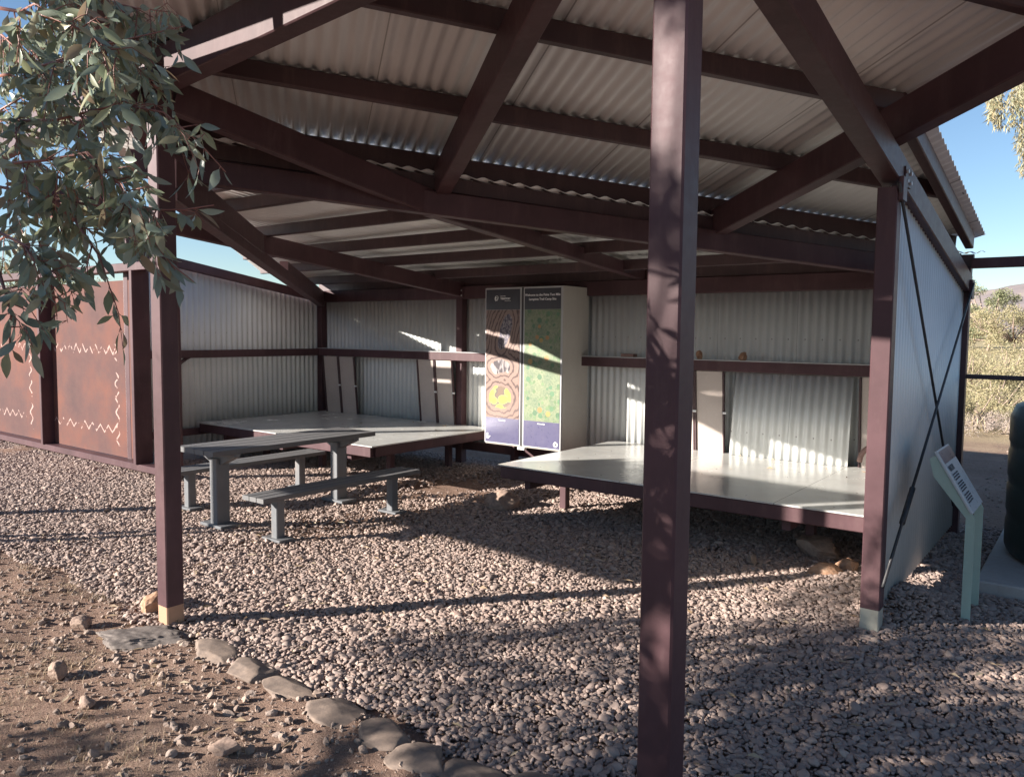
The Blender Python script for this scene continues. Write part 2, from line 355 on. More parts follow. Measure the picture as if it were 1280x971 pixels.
# front roof frame in its own turned axes
def zf(a,b): return 2.43-.084*a+.150*b
def fr(a,b,dz=0.): return (8+a*CF+b*SF,a*SF-b*CF,zf(a,b)+dz)
FR0=-6.12
for b,h in ((-.07,.13),(.80,.1),(1.69,.1),(2.58,.1),(3.42,.1)):
    a1=min(-.05,(.04-b*SF)/CF) if b<1.75 else -1.92
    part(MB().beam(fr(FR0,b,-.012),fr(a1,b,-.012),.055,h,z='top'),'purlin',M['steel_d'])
for a in (-2.22,-4.26,-6.02):
    part(MB().beam(fr(a,.0,-.30),fr(a,3.75,-.30),.10,.19,z='bot'),'rafter')
# light flashing lip under the front roof eave
part(MB().beam(fr(-5.98,-.10,-.155),fr(-.05,-.10,-.155),.05,.014),'eave_flashing',M['roof'])
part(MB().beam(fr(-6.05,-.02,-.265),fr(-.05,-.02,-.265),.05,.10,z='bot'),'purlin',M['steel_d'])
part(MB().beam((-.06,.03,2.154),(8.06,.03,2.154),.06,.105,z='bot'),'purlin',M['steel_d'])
# edge purlin along the right overhang
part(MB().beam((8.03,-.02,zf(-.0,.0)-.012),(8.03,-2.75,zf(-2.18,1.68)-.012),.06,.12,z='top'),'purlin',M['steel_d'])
# roof sheets
corr('roof_sheet',FR0,.18,lambda a:-.108,lambda a:((.12-a*CF)/SF if a>-1.85 else 3.9),lambda a,b,h:fr(a,b,h),M['roof'],sh,label='upper roof sheeting turned at an angle')
corr('roof_sheet',-.10,8.12,lambda x:max((x-8)*SF/CF-.02,-1.02-x,-5.0),lambda x:.18,lambda x,y,h:(x,y,zr(y)+h),M['roof'],sh,label='lower roof sheeting at the back')
# walls
corr('wall_cladding',-.03,8.03,lambda x:.16,lambda x:2.04,lambda x,z,h:(x,.06+h,z),M['clad'],sh,label='corrugated back wall')
corr('wall_cladding',-2.80,.0,lambda y:.13,lambda y:2.0+.16*abs(y),lambda y,z,h:(-.06+h,y,z),M['clad'],sh,label='corrugated left wall')
rw=corr('wall_cladding',-2.70,-.05,lambda y:.06,lambda y:1.955+.165*abs(y),lambda y,z,h:(8.0+h,y,z),M['clad'],sh,label='corrugated right wall with crossed bracing')
# girts and shelf
part(MB().box(.03,8-.06,-.135,-.005,1.25,1.348),'shelf',label='brown shelf rail along the back wall')
part(MB().box(.03,8-.06,-.140,-.005,1.3485,1.356,c=.001),'shelf_top',M['alu']); part(MB().box(.03,.09,-2.70,-.14,1.25,1.345),'girt'); part(MB().box(-.04,.04,-2.70,-.06,.30,.38),'girt')
part(MB().box(.1,7.9,-.02,.04,.16,.26),'girt')
# curved bracket on the left wall
pts=[(.05,-2.45+.0,.80)]+[(.05,-2.3+.45*(1-math.cos(t)),.95+.36*math.sin(t)) for t in [i*math.pi/2/8 for i in range(9)]]+[(.05,-1.5,1.315)]
part(MB().tube(pts,.022,8),'bracket',M['steel'],True)
# cross bracing outside the right wall
br=lambda p,q: MB().tube([p,q],.0085,8)
o=part(br((8.085,-.12,2.02),(8.085,-2.92,.30)),'brace_rod',M['black'],True)
MB().tube([(8.085,-2.24,.715),(8.085,-2.50,.556)],.016,8).build('turnbuckle',M['black'],o,True)
o=part(br((8.062,-2.84,2.38),(8.062,-.45,.30)),'brace_rod',M['black'],True)
MB().tube([(8.062,-.95,.735),(8.062,-.75,.56)],.016,8).build('turnbuckle',M['black'],o,True)
part(MB().box(8.052,8.075,-2.80,-2.70,2.30,2.42),'gusset_plate'); part(MB().box(8.052,8.075,-.10,.02,1.90,2.05),'gusset_plate')
# side frame running out to the right of the back corner
part(MB().box(8.052,11.5,-.04,.04,2.145,2.225),'beam'); part(MB().box(8.052,11.5,-.02,.02,1.262,1.298),'rail',M['steel_d']); post(11.45,0,2.14)
def cleat(p,ax,w=.16,h=.12):
    x,y,z=p; mb=MB()
    if ax=='y': mb.box(x-w/2,x+w/2,y-.004,y+.004,z-h/2,z+h/2,c=.001)
    else: mb.box(x-.004,x+.004,y-w/2,y+w/2,z-h/2,z+h/2,c=.001)
    o=part(mb,'cleat_plate')
    for a,b in ((-.3,-.25),(.3,-.25),(-.3,.25),(.3,.25)):
        m=MB()
        if ax=='y': m.tube([(x+a*w,y-.014,z+b*h),(x+a*w,y-.004,z+b*h)],.011,6)
        else: m.tube([(x+.004,y+a*w,z+b*h),(x+.014,y+a*w,z+b*h)],.011,6)
        m.build('bolt',M['alu'],o)
cleat((4.94,-5.155,2.92),'y'); cleat((8.058,-5.0,2.84),'x'); cleat((8.0,-5.347,2.93),'y',.09,.14)
cleat((8.058,-2.62,2.44),'x',.14,.10); cleat((5.36,-.055,2.07),'y'); cleat((2.64,-.055,2.07),'y')
# ================================================================== rusted screen
sc=tag(empty('rusted_screen',(0,0,0)),'tall rusted steel screen with punched zigzag marks in a brown frame, left of the shelter','screen')
YS=-2.85; X_end=1.04
xs=[-6.75,-4.40,-1.99,.405,X_end]
fm=MB().beam((-6.9,YS,.02),(X_end+.05,YS,.02),.16,.075,z='bot').beam((-6.9,YS,2.235),(X_end+.05,YS,2.235),.16,.09,z='bot')
fm.build('frame_rail',M['steel'],sc)
for x in xs: MB().beam((x,YS,.096),(x,YS,2.234),.06,.20,up=(0,1,0)).build('frame_post',M['steel'],sc)
for i in range(3):
    x0,x1=xs[i]+.032,xs[i+1]-.032
    p=MB().box(x0,x1,YS+.05,YS+.056,.10,2.15,c=.001).build('rust_panel',M['rust'],sc,label='rusted plate')
# ================================================================== sleeping platforms
def platform(name,x0,x1,label,legs):
    t=tag(empty(name,(0,0,0)),label,'platform',None)
    y0,y1=-1.985,-.01; z1=.458
    MB().box(x0,x1,y0,y1,z1-.012,z1,c=.002).build('deck',M['deck'],t)
    MB().beam((x0+.03,y0+.03,z1-.115),(x1-.03,y0+.03,z1-.115),.05,.10,z='bot').build('fascia',M['steel'],t)
    MB().beam((x0+.03,y1-.05,z1-.115),(x1-.03,y1-.05,z1-.115),.05,.10,z='bot').build('fascia',M['steel'],t)
    for x in (x0+.03,x1-.03): MB().beam((x,y0+.056,z1-.115),(x,y1-.08,z1-.115),.05,.10,z='bot').build('fascia',M['steel'],t)
    for x in legs:
        MB().beam((x,y0+.10,z1-.20),(x,y1-.1,z1-.20),.06,.085,z='bot').build('bearer',M['steel'],t)
        for y in (-1.30,-.35): MB().beam((x,y,-.05),(x,y,z1-.202),.07,.07,up=(0,1,0)).build('leg',M['pale_foot'] if False else M['steel'],t)
    return t
platform('sleeping_platform',4.79,7.93,'low raised deck with grey plate top against the right half of the back wall',(5.04,6.2,7.25))
platform('sleeping_platform',.07,3.20,'low raised deck with grey plate top in the back left corner behind the picnic table',(.5,1.6,2.75))
# ================================================================== cabinet
cb=tag(empty('display_cabinet',(3.95,-.26,0)),'tall cream display cabinet with two printed art panels between the two decks','cabinet')
def off(mb,dx,dy): mb.v=[(v[0]-dx,v[1]-dy,v[2]) for v in mb.v]; return mb
CX,CY=3.95,-.26
X0,X1,YF=3.435,4.465,-.515
off(MB().box(X0,X1,YF+.02,-.005,.36,2.085),CX,CY).build('case',M['cab'],cb)
def quad(x0,x1,z0,z1,y):
    mb=MB(); mb.v=[(x0,y,z0),(x1,y,z0),(x1,y,z1),(x0,y,z1),(x0,y+.002,z0),(x1,y+.002,z0),(x1,y+.002,z1),(x0,y+.002,z1)]
    mb.f=[(0,1,2,3),(5,4,7,6),(4,0,3,7),(1,5,6,2),(3,2,6,7),(4,5,1,0)]; mb.uv=[(0,0),(1,0),(1,1),(0,1)]*2; return off(mb,CX,CY)
def textmesh(body,size,mat,parent,loc,rot,name='lettering',align='CENTER',bold=0.):
    cu=bpy.data.curves.new(name,'FONT'); cu.body=body; cu.size=size; cu.align_x=align; cu.extrude=.0006; cu.offset=bold
    tmp=bpy.data.objects.new('tmp',cu); me=bpy.data.meshes.new_from_object(tmp); bpy.data.objects.remove(tmp)
    me.name=name; me.materials.clear(); me.materials.append(mat)
    o=bpy.data.objects.new(name,me); COL.objects.link(o); o.parent=parent; o.location=loc; o.rotation_euler=rot; return o
for i,(a,b) in enumerate(((X0+.003,3.935),(3.965,X1-.003))):
    d=off(MB().box(a,b,YF,YF+.018,.375,2.08,c=.002),CX,CY).build('door',M['alu'],cb)
    a2,b2=a+.016,b-.016
    quad(a2,b2,1.845,2.065,YF-.004).build('header',M['dark'],d)
    quad(a2,b2,.66,1.843,YF-.004).build('art_panel',M['art%d'%(i+1)],d,label=('pinkish contour art with three shapes','green leaf art with orange spots')[i])
    quad(a2,b2,.385,.658,YF-.004).build('footer',M['purple'],d)
    mx=(a+b)/2; F=(R(90),0,0); yy=YF-.0052-CY
    if i==1:
        textmesh('Welcome to the Finke Two Mile',.034,M['white'],d,(mx-CX,yy,1.985),F,bold=.0006)
        textmesh('Larapinta Trail Camp Site',.034,M['white'],d,(mx-CX,yy,1.94),F,bold=.0006)
        textmesh('Artwork by',.02,M['white'],d,(mx-CX,yy,.628),F,bold=.0006)
        ring=MB().lathe([(.0,0),(.028,0),(.028,.001),(0,.001)],20); ring.v=[(b2-.045-CX+v[0],yy-v[2]+.0004,.43+v[1]) for v in ring.v]; ring.build('emblem',M['white'],d)
        ring=MB().lathe([(.0,0),(.009,0),(.009,.001),(0,.001)],12); ring.v=[(b2-.045-CX+v[0],yy-.0012-v[2],.43+v[1]*1.8) for v in ring.v]; ring.build('emblem_mark',M['dark'],d)
    else:
        textmesh('TERRITORY',.026,M['white'],d,(mx+.035-CX,yy,1.955),F,bold=.0008)
        textmesh('NORTHERN',.014,M['white'],d,(mx+.0-CX,yy,1.985),F)
        textmesh('Parks and Wildlife',.012,M['white'],d,(mx+.07-CX,yy,1.935),F)
        e=MB()
        for k in range(3):
            r0=.030-.009*k
            e.tube([(mx-.085-CX+r0*math.cos(t*.3+k*2.1)*(.8),yy-.0004,1.965+r0*math.sin(t*.3+k*2.1)) for t in range(15)],.0035,5)
        e.build('emblem',M['white'],d,True)
        textmesh('Artwork by',.02,M['white'],d,(mx-CX,yy,.628),F,bold=.0006)
        e=MB().lathe([(0,0),(.012,0),(.012,.001),(0,.001)],14); e.v=[(a2+.03-CX+v[0],yy-v[2],.47+v[1]) for v in e.v]
        for k in range(3): e.box(a2+.015-CX,a2+.075-.012*k-CX,yy-.001,yy,.445-.012*k,.450-.012*k,c=.0001)
        e.build('emblem',M['white'],d)
off(MB().box(3.937,3.963,YF+.004,YF+.02,.375,2.08,c=.002),CX,CY).build('centre_gap',M['black'],cb)
off(MB().box(3.90,3.99,YF+.0,YF+.05,.33,.36),CX,CY).build('door_bolt',M['white'],cb)
off(MB().box(3.5,3.56,-.12,-.03,-.03,.36),CX,CY).build('leg',M['steel'],cb); off(MB().box(4.36,4.42,-.12,-.03,-.03,.36),CX,CY).build('leg',M['steel'],cb)
# ================================================================== leaning boards
def boards(x0,x1,n,label,lean=.10):
    y0_=.09; w=(x1-x0); t=tag(empty('folding_board',((x0+x1)/2,-.2,.459)),label,'board','pale boards leaning under the shelf')
    h=.785; pw=w/n
    for k in range(n):
        a=-w/2+k*pw; 
        p=MB().beam((a+pw*.5,.155,0),(a+pw*.5,.085,h),pw-.035,.012,up=(0,1,0)).build('board_face',M['board'],t)
        for xx in (a+.009,a+pw-.009): MB().beam((xx,.147,0.0),(xx,.077,h),.018,.03,up=(0,1,0)).build('board_frame',M['steel_d'],t)
        MB().box(a+pw-.012,a+pw+.02,y0_,y0_+.015,.38,.40).build('latch',M['white'],t)
    return t
boards(.16,.82,2,'pair of pale boards with dark edges leaning in the far left corner')
boards(2.0,2.60,2,'pair of pale brown boards leaning beside the back post left of the cabinet')
boards(5.45,6.06,2,'pair of pale brown boards leaning under the shelf behind the right deck')
boards(7.27,7.85,2,'pale board leaning at the right end of the back wall behind the post')
def prop_sheet(x0,x1,label):
    t=tag(empty('loose_sheet',(0,0,0)),label,'metal sheet','corrugated sheets leaning under the shelf')
    corr('sheet',x0,x1,lambda x:.46,lambda x:1.24,lambda x,z,h:(x+(.04 if False else 0)*(z-.8),-.03-.12*(1.25-z)+h,z),M['clad'],t)
prop_sheet(6.13,7.20,'corrugated sheet propped under the shelf at the back of the right deck')
# ================================================================== picnic table and benches
def slat_top(mb,xc,w,y0,y1,z,n,t=.04):
    sw=w/n
    for k in range(n):
        x=xc-w/2+(k+.5)*sw; mb.box(x-sw/2+.004,x+sw/2-.004,y0,y1,z-t,z,c=.004)
    return mb
tb=tag(empty('picnic_table',(3.24,-3.06,0)),'grey slatted picnic table on two square steel legs','table')
slat_top(MB(),0,.54,-.84,.84,.655,4).build('tabletop',M['slat'],tb)
for y in (-.62,.62):
    MB().beam((0,y,.0),(0,y,.56),.10,.12,up=(0,1,0)).build('leg',M['legs'],tb)
    MB().box(-.15,.15,y-.09,y+.09,.0,.025).build('foot_plate',M['legs'],tb)
    b=MB(); b.add([(-.25,y-.03,.614),(.25,y-.03,.614),(.25,y-.03,.59),(.06,y-.03,.51),(-.06,y-.03,.51),(-.25,y-.03,.59),(-.25,y+.03,.614),(.25,y+.03,.614),(.25,y+.03,.59),(.06,y+.03,.51),(-.06,y+.03,.51),(-.25,y+.03,.59)],
        [(0,5,4,3,2,1),(6,7,8,9,10,11),(0,1,7,6),(1,2,8,7),(2,3,9,8),(3,4,10,9),(4,5,11,10),(5,0,6,11)]); b.build('bracket',M['legs'],tb)
def bench(loc,label,rz=0):
    t=tag(empty('picnic_bench',loc,rz),label,'bench','benches beside the picnic table')
    slat_top(MB(),0,.27,-.82,.82,.365,3,.035).build('seat',M['slat'],t)
    for y in (-.6,.6):
        MB().beam((0,y,0),(0,y,.33),.075,.075,up=(0,1,0)).build('leg',M['legs'],t)
        MB().box(-.11,.11,y-.07,y+.07,.0,.02).build('foot_plate',M['legs'],t)
    return t
bench((3.97,-3.05,0),'grey slatted bench on the near side of the picnic table')
bench((2.48,-2.90,0),'grey slatted bench on the far side of the picnic table, beside the left wall')
# ================================================================== lectern sign
sg=tag(empty('lectern_sign',(8.36,-2.08,0)),'pale green lectern sign with a tilted white panel beside the right wall','sign')
for dy in (-.18,.18):
    a=(.0,dy,-.1);b=(0.,dy,.62);
    mb=MB(); 
    poly=[(.005,-.1),(.050,-.1),(.050,.585),(.025,.635),(-.155,.925),(-.19,.90),(-.165,.80),(.005,.585)]
    n=len(poly); vs=[(x,dy-.008,z) for x,z in poly]+[(x,dy+.008,z) for x,z in poly]
    mb.add(vs,[tuple(range(n)),tuple(range(2*n-1,n-1,-1))]+[((k+1)%n,k,k+n,(k+1)%n+n) for k in range(n)]); mb.build('leg',M['mint'],sg)
tilt=math.atan2(.30,-.175)
pn=MB().beam((.035,0,.615),(-.160,0,.945),.40,.018,up=(1,0,.6)).build('sign_panel',M['signback'],sg)
Uv=Vector((-.195,0,.330)).normalized(); Nn=Vector((Uv.z,0,-Uv.x))
def onp(s_,y,lift=.0105): p=Vector((.035,0,.615))+Uv*s_+Nn*lift; return (p.x,y,p.z)
def strip(s0,s1,y0,y1,name,mat,lift=.0105):
    mb=MB(); mb.add([onp(s0,y0,lift),onp(s0,y1,lift),onp(s1,y1,lift),onp(s1,y0,lift)],[(0,1,2,3)]); return mb.build(name,mat,pn)
strip(.30,.375,-.19,.19,'sign_header',painted('sign_photo_strip',(.16,.12,.13),.3,.4,(.4,.3,.3),.5))
rotm=Matrix((Vector((0,1,0)),Uv,Nn)).transposed().to_euler()
M['ink']=painted('sign_ink',(.06,.06,.07),.5,.1,(.1,.1,.1),.1)
textmesh('WATER',.045,M['ink'],pn,onp(.250,-.17,.0115),rotm,align='LEFT',bold=.001)
r_=random.Random(3)
for k,s in enumerate([.225,.21,.195,.17,.155,.14,.125,.10,.085,.07,.055]):
    textmesh(('please use rainwater with care','treat all water before drinking','keep the tap closed after use','tanks may run dry in summer')[k%4],.0145,M['ink'],pn,onp(s,-.17,.0115),rotm,align='LEFT')
# ================================================================== tank and pad
tag(MB().plate([(8.35,-1.57),(10.4,-1.57),(10.4,.45),(8.35,.45)],-.1,.055).build('concrete_pad',M['concrete']),'flat grey concrete slab under the dark tank','slab')
bpy.data.objects['concrete_pad'].modifiers.new('b','BEVEL').width=.01
tk=tag(empty('water_tank',(9.31,-.50,.055)),'dark green ribbed round water tank standing on the concrete slab','tank')
prof=[(.0,0),(.86,0),(.885,.02)]
z=.02
while z<1.02: prof+=[(.893,z+.02),(.901,z+.04),(.901,z+.21),(.893,z+.23)]; z+=.25
prof+=[(.87,z+.04),(.6,z+.16),(.0,z+.2)]
MB().lathe(prof,64).build('tank_body',M['tank'],tk,True)
MB().lathe([(.2,z+.19),(.2,z+.24),(0,z+.25)],24).build('lid',M['tank'],tk,True)
# ================================================================== rocks
def rock(name,loc,size,mat,label,cat='rock',group=None,seed=0,sub=5,flat=1.,rz=None,rough=.18):
    import bmesh
    bm=bmesh.new(); bmesh.ops.create_icosphere(bm,subdivisions=sub,radius=1)
    r=random.Random(seed); o3=Vector((r.uniform(-50,50),r.uniform(-50,50),r.uniform(-50,50)))
    pls=[(Vector((r.gauss(0,1),r.gauss(0,1),r.gauss(0,.8))).normalized(),r.uniform(.60,.88)) for _ in range(14)]
    for v in bm.verts:
        for nn,dd in pls:
            k_=v.co.dot(nn)-dd
            if k_>0: v.co-=nn*k_*.93
        n1=noise.noise(v.co*1.1+o3); n2=noise.noise(v.co*3+o3); n4=noise.noise(v.co*8+o3)
        v.co*=1.12+rough*1.3*n1+rough*.5*n2+rough*.3*n4
        v.co=Vector((v.co.x*size[0],v.co.y*size[1],v.co.z*size[2]))
    me=bpy.data.meshes.new(name); bm.to_mesh(me); bm.free(); me.materials.append(mat)
    me.polygons.foreach_set('use_smooth',[True]*len(me.polygons))
    o=bpy.data.objects.new(name,me); COL.objects.link(o); o.location=loc; o.rotation_euler=(0,0,rz if rz is not None else r.uniform(0,6))
    return tag(o,label,cat,group)
edge_pts=[(5.48,-5.12,'at the far end of the edging row, nearest the left post'),(5.80,-5.135,'second in the edging row counting from the left post'),(6.11,-5.145,'third in the edging row, flat and greyish'),(6.42,-5.145,'fourth in the edging row, rounded and tan'),(6.72,-5.155,'fifth in the edging row, long and flat'),(6.97,-5.20,'sixth in the edging row, smooth grey'),(7.21,-5.17,'seventh in the edging row, near the bottom edge of the view'),(7.45,-5.09,'last in the edging row, cut by the bottom of the view')]
for k,(x,y,w) in enumerate(edge_pts):
    rock('edging_stone',(x,y,-.010),((.18,.165,.155,.155,.165,.14,.135,.14)[k],(.095,.09,.09,.10,.095,.095,.10,.10)[k],.030),M['edge'],'flat river stone '+w,'stone','edging stones along the gravel',seed=30+k,sub=5,rz=[-.2,.1,.0,-.2,.1,.15,-.1,.2][k],rough=.07)
rock('rock',(7.33,-1.42,.05),(.17,.11,.085),M['rock'],'large tan rock in front of the right deck leg',seed=1)
rock('rock',(7.62,-1.72,.03),(.09,.07,.07),M['orock'],'squarish orange rock beside the foot of the right wall post',seed=2)
rock('rock',(7.52,-1.90,.02),(.11,.09,.06),M['orock'],'low pale orange rock in the gravel near the right wall post',seed=3)
rock('rock',(7.05,-1.98,.03),(.035,.03,.04),M['edge'],'small white upright rock alone on the gravel right of centre',seed=4)
rock('rock',(4.60,-1.62,.03),(.17,.15,.10),M['rock'],'dark rounded rock lump in the shade at the left end of the right deck',seed=5)
rock('rock',(4.66,-4.97,.02),(.12,.08,.07),M['orock'],'pale orange rock lying at the foot of the left post',seed=6)
rock('rock',(5.15,-5.72,.015),(.05,.045,.04),M['rock'],'round grey pebble lump alone on the dirt at lower left',seed=8)
rock('rock',(4.62,-5.38,.015),(.05,.04,.035),M['rock'],'dark angular stone left of the mortar footing',seed=9)
rock('rock',(5.56,-5.78,.01),(.04,.03,.025),M['rock'],'grey angular stone on the dirt below the round lump',seed=12)
rock('rock',(6.35,-5.62,.01),(.06,.04,.03),M['rock'],'brown flat stone below the edging row',seed=13)
rock('mortar_footing',(5.0,-5.22,-.03),(.30,.15,.055),M['footing'],'grey mortar lump spread round the foot of the left post','footing',seed=10,sub=6,rz=.5,rough=.3)
# things on the shelf
rock('shelf_rock',(5.78,-.07,1.393),(.035,.03,.042),M['orock'],'small orange rock on the shelf just right of the nearest post',seed=20)
rock('shelf_rock',(6.22,-.07,1.393),(.05,.04,.042),M['orock'],'wider orange rock on the shelf, further right',seed=21)
tag(MB().box(4.93,5.07,-.11,-.02,1.358,1.390).build('folded_cloth',M['tan']),'small flat folded cloth on the shelf left of the nearest post','cloth')
# canvas bag on the deck
bg=tag(empty('canvas_bag',(7.55,-.40,.459)),'pinkish tan bag with a loop handle on the right deck, half behind the post','bag')
q=rock('tmp',(0,0,0),(.15,.10,.085),M['tan'],'x',seed=44,rough=.1); q.name='bag_body'; q.parent=bg; q.location=(0.05,0,.08); q.rotation_euler=(0,0,.1)
for k in ('label','category'): del q[k]
MB().tube([(-.1+.0*t,0,.08) if False else (-.06+.13*math.cos(t),.0,.10+.14*math.sin(t)) for t in [i*math.pi/10 for i in range(11)]],.022,8).build('handle',M['tan'],bg,True)
# ================================================================== ground
def axis(lo,hi,step,far,g=1.35):
    a=list(np.arange(lo,hi+1e-6,step)); d=step
    while a[-1]<far: d*=g; a.append(a[-1]+d)
    d=step; b=[lo]
    while b[0]>-far: d*=g; b.insert(0,b[0]-d)
    return np.array(b[:-1]+a)
gx=axis(-5,11,.07,2600); gy=axis(-9.5,3,.07,2600)
def gh(x,y):
    h=-.035
    near=-9.6<y<4 and -7<x<12
    if near:
        dirt= 1. if (y<-5.1-.0*x and x<7.6) or x<-1.5 else .25
        if x<4.6 and y<-5.05: dirt=1.
        h+=dirt*(.028*noise.noise(Vector((x*1.7,y*1.7,3)))+.016*noise.noise(Vector((x*6,y*6,1)))+.007*noise.noise(Vector((x*17,y*17,7))))
        if dirt==1.: h+=.02
        # gravel heap beside the right wall foot
        h+=.13*math.exp(-((x-8.08)**2/.05+(y+2.25)**2/.12))
        h+=.05*math.exp(-((x-7.65)**2/.05+(y+1.95)**2/.08))
    else: h+=.25*noise.noise(Vector((x*.03,y*.03,0)))*min(1,(abs(x)+abs(y)-10)/30)
    if y>14: h+=.012*(y-14) if y<120 else 1.27
    return h
V=[];
for y in gy:
    for x in gx: V.append((x,y,gh(x,y)))
nx=len(gx); F=[(j*nx+i,j*nx+i+1,(j+1)*nx+i+1,(j+1)*nx+i) for j in range(len(gy)-1) for i in range(nx-1)]
g=npmesh('ground',V,F,M['ground'],smooth=True); tag(g,'red brown desert dirt with patches of pale soil','ground',kind='structure')
# ------------------------------------------------------------------ scattered stones by geometry nodes
def scatter(name,pts,rot,scl,idx,mat,sub,label,cat,nvar=6,rough=.35,smooth=True):
    me=bpy.data.meshes.new(name); me.from_pydata(pts.tolist(),[],[])
    for nm,ar in (('rot',rot),('scl',scl)):
        at=me.attributes.new(nm,'FLOAT_VECTOR','POINT'); at.data.foreach_set('vector',ar.astype(np.float32).ravel())
    at=me.attributes.new('idx','INT','POINT'); at.data.foreach_set('value',idx.astype(np.int32))
    me.materials.append(mat)
    o=bpy.data.objects.new(name,me); COL.objects.link(o); tag(o,label,cat,kind='stuff')
    ng=bpy.data.node_groups.new(name+'_nodes','GeometryNodeTree')
    ng.interface.new_socket('Geometry',in_out='INPUT',socket_type='NodeSocketGeometry'); ng.interface.new_socket('Geometry',in_out='OUTPUT',socket_type='NodeSocketGeometry')
    N=ng.nodes; L=ng.links; gi=N.new('NodeGroupInput'); go=N.new('NodeGroupOutput')
    jn=N.new('GeometryNodeJoinGeometry')
    pos=N.new('GeometryNodeInputPosition')
    for k in range(nvar):
        ic=N.new('GeometryNodeMeshIcoSphere'); ic.inputs['Radius'].default_value=1; ic.inputs['Subdivisions'].default_value=sub
        nz=N.new('ShaderNodeTexNoise'); nz.noise_dimensions='4D'; nz.inputs['Scale'].default_value=.75; nz.inputs['W'].default_value=k*7.3; nz.inputs['Detail'].default_value=1.5
        L.new(pos.outputs[0],nz.inputs['Vector'])
        m1=N.new('ShaderNodeVectorMath'); m1.operation='SUBTRACT'; L.new(nz.outputs['Color'],m1.inputs[0]); m1.inputs[1].default_value=(.5,.5,.5)
        m2=N.new('ShaderNodeVectorMath'); m2.operation='SCALE'; L.new(m1.outputs[0],m2.inputs[0]); m2.inputs['Scale'].default_value=rough*4
        sp=N.new('GeometryNodeSetPosition'); L.new(ic.outputs['Mesh'],sp.inputs['Geometry']); L.new(m2.outputs[0],sp.inputs['Offset'])
        ss=N.new('GeometryNodeSetShadeSmooth'); L.new(sp.outputs[0],ss.inputs[0]); ss.inputs['Shade Smooth'].default_value=smooth
        sm=N.new('GeometryNodeSetMaterial'); L.new(ss.outputs[0],sm.inputs[0]); sm.inputs['Material'].default_value=mat
        gt=N.new('GeometryNodeGeometryToInstance'); L.new(sm.outputs[0],gt.inputs[0]); L.new(gt.outputs[0],jn.inputs[0])
    ip=N.new('GeometryNodeInstanceOnPoints'); L.new(gi.outputs[0],ip.inputs['Points']); L.new(jn.outputs[0],ip.inputs['Instance']); ip.inputs['Pick Instance'].default_value=True
    def attr(nm,ty):
        a=N.new('GeometryNodeInputNamedAttribute'); a.data_type=ty; a.inputs[0].default_value=nm; return a.outputs[0]
    L.new(attr('idx','INT'),ip.inputs['Instance Index']); L.new(attr('scl','FLOAT_VECTOR'),ip.inputs['Scale'])
    e2r=N.new('FunctionNodeEulerToRotation'); L.new(attr('rot','FLOAT_VECTOR'),e2r.inputs[0]); L.new(e2r.outputs[0],ip.inputs['Rotation'])
    L.new(ip.outputs[0],go.inputs[0])
    md=o.modifiers.new('scatter','NODES'); md.node_group=ng
    return o
def zone_gravel(x,y):
    # front edge of the gravel follows the edging stones
    e=-5.08+.05*np.sin(x*3.1)+.03*np.sin(x*9.7)
    e=np.where(x<5.2,-5.06-.02*(5.2-x)+.07*np.sin(x*2.3)+.04*np.sin(x*7.7),e)
    e=np.where(x>7.45,-5.08-(x-7.45)*2.6,e)
    return (y>e)
cell=.0198
X,Y=np.meshgrid(np.arange(-4.2,10.4,cell),np.arange(-8.0,.9,cell))
X=X+(np.arange(X.shape[0])[:,None]%2)*cell/2
X=X.ravel()+rng.uniform(-.4,.4,X.size)*cell; Y=Y.ravel()+rng.uniform(-.4,.4,Y.size)*cell
k=zone_gravel(X,Y)
CAMX,CAMY=8.951,-7.249
fwx,fwy=-.605,.793; rx,ry=.795,.607
dx,dy=X-CAMX,Y-CAMY; dep=dx*fwx+dy*fwy; lat=dx*rx+dy*ry
k&=(dep>.6)&(np.abs(lat)<dep*.80+1.0)
k&=~((X>8.33)&(Y>-1.6)); k&=~((X<-.05)&(Y>-2.5))&~(Y>.4)
bare=np.exp(-((X-3.6)**2/.5+(Y+1.2)**2/1.0))+.7*np.exp(-((X-3.9)**2/.15+(Y+3.2)**2/.6))   # trodden bare patch
k&=rng.random(X.size)>bare*1.05
far=dep>5.5
k&=~(far&(rng.random(X.size)<.15))
X,Y=X[k],Y[k]; n=len(X)
heap=.13*np.exp(-((X-8.08)**2/.05+(Y+2.25)**2/.12))+.05*np.exp(-((X-7.65)**2/.05+(Y+1.95)**2/.08))
dep=dep[k]
s=.0104*np.exp(rng.normal(0,.33,n)); 
big=rng.random(n)<.03; s[big]*=1.6; s=np.clip(s,.0045,.028)
P=np.stack([X,Y,-.012+heap+rng.uniform(-.004,.008,n)+.012*np.sin(X*2.1)*np.sin(Y*2.7)],1)
scl=np.stack([s*rng.uniform(.95,1.45,n),s*rng.uniform(.75,1.05,n),s*rng.uniform(.42,.72,n)],1)
rot=np.stack([rng.normal(0,.27,n),rng.normal(0,.27,n),rng.uniform(0,6.28,n)],1)
print('gravel',n)
scatter('gravel',P,rot,scl,rng.integers(0,8,n),M['gravel'],3,'layer of rounded pinkish grey river gravel on the shelter floor','gravel',8)
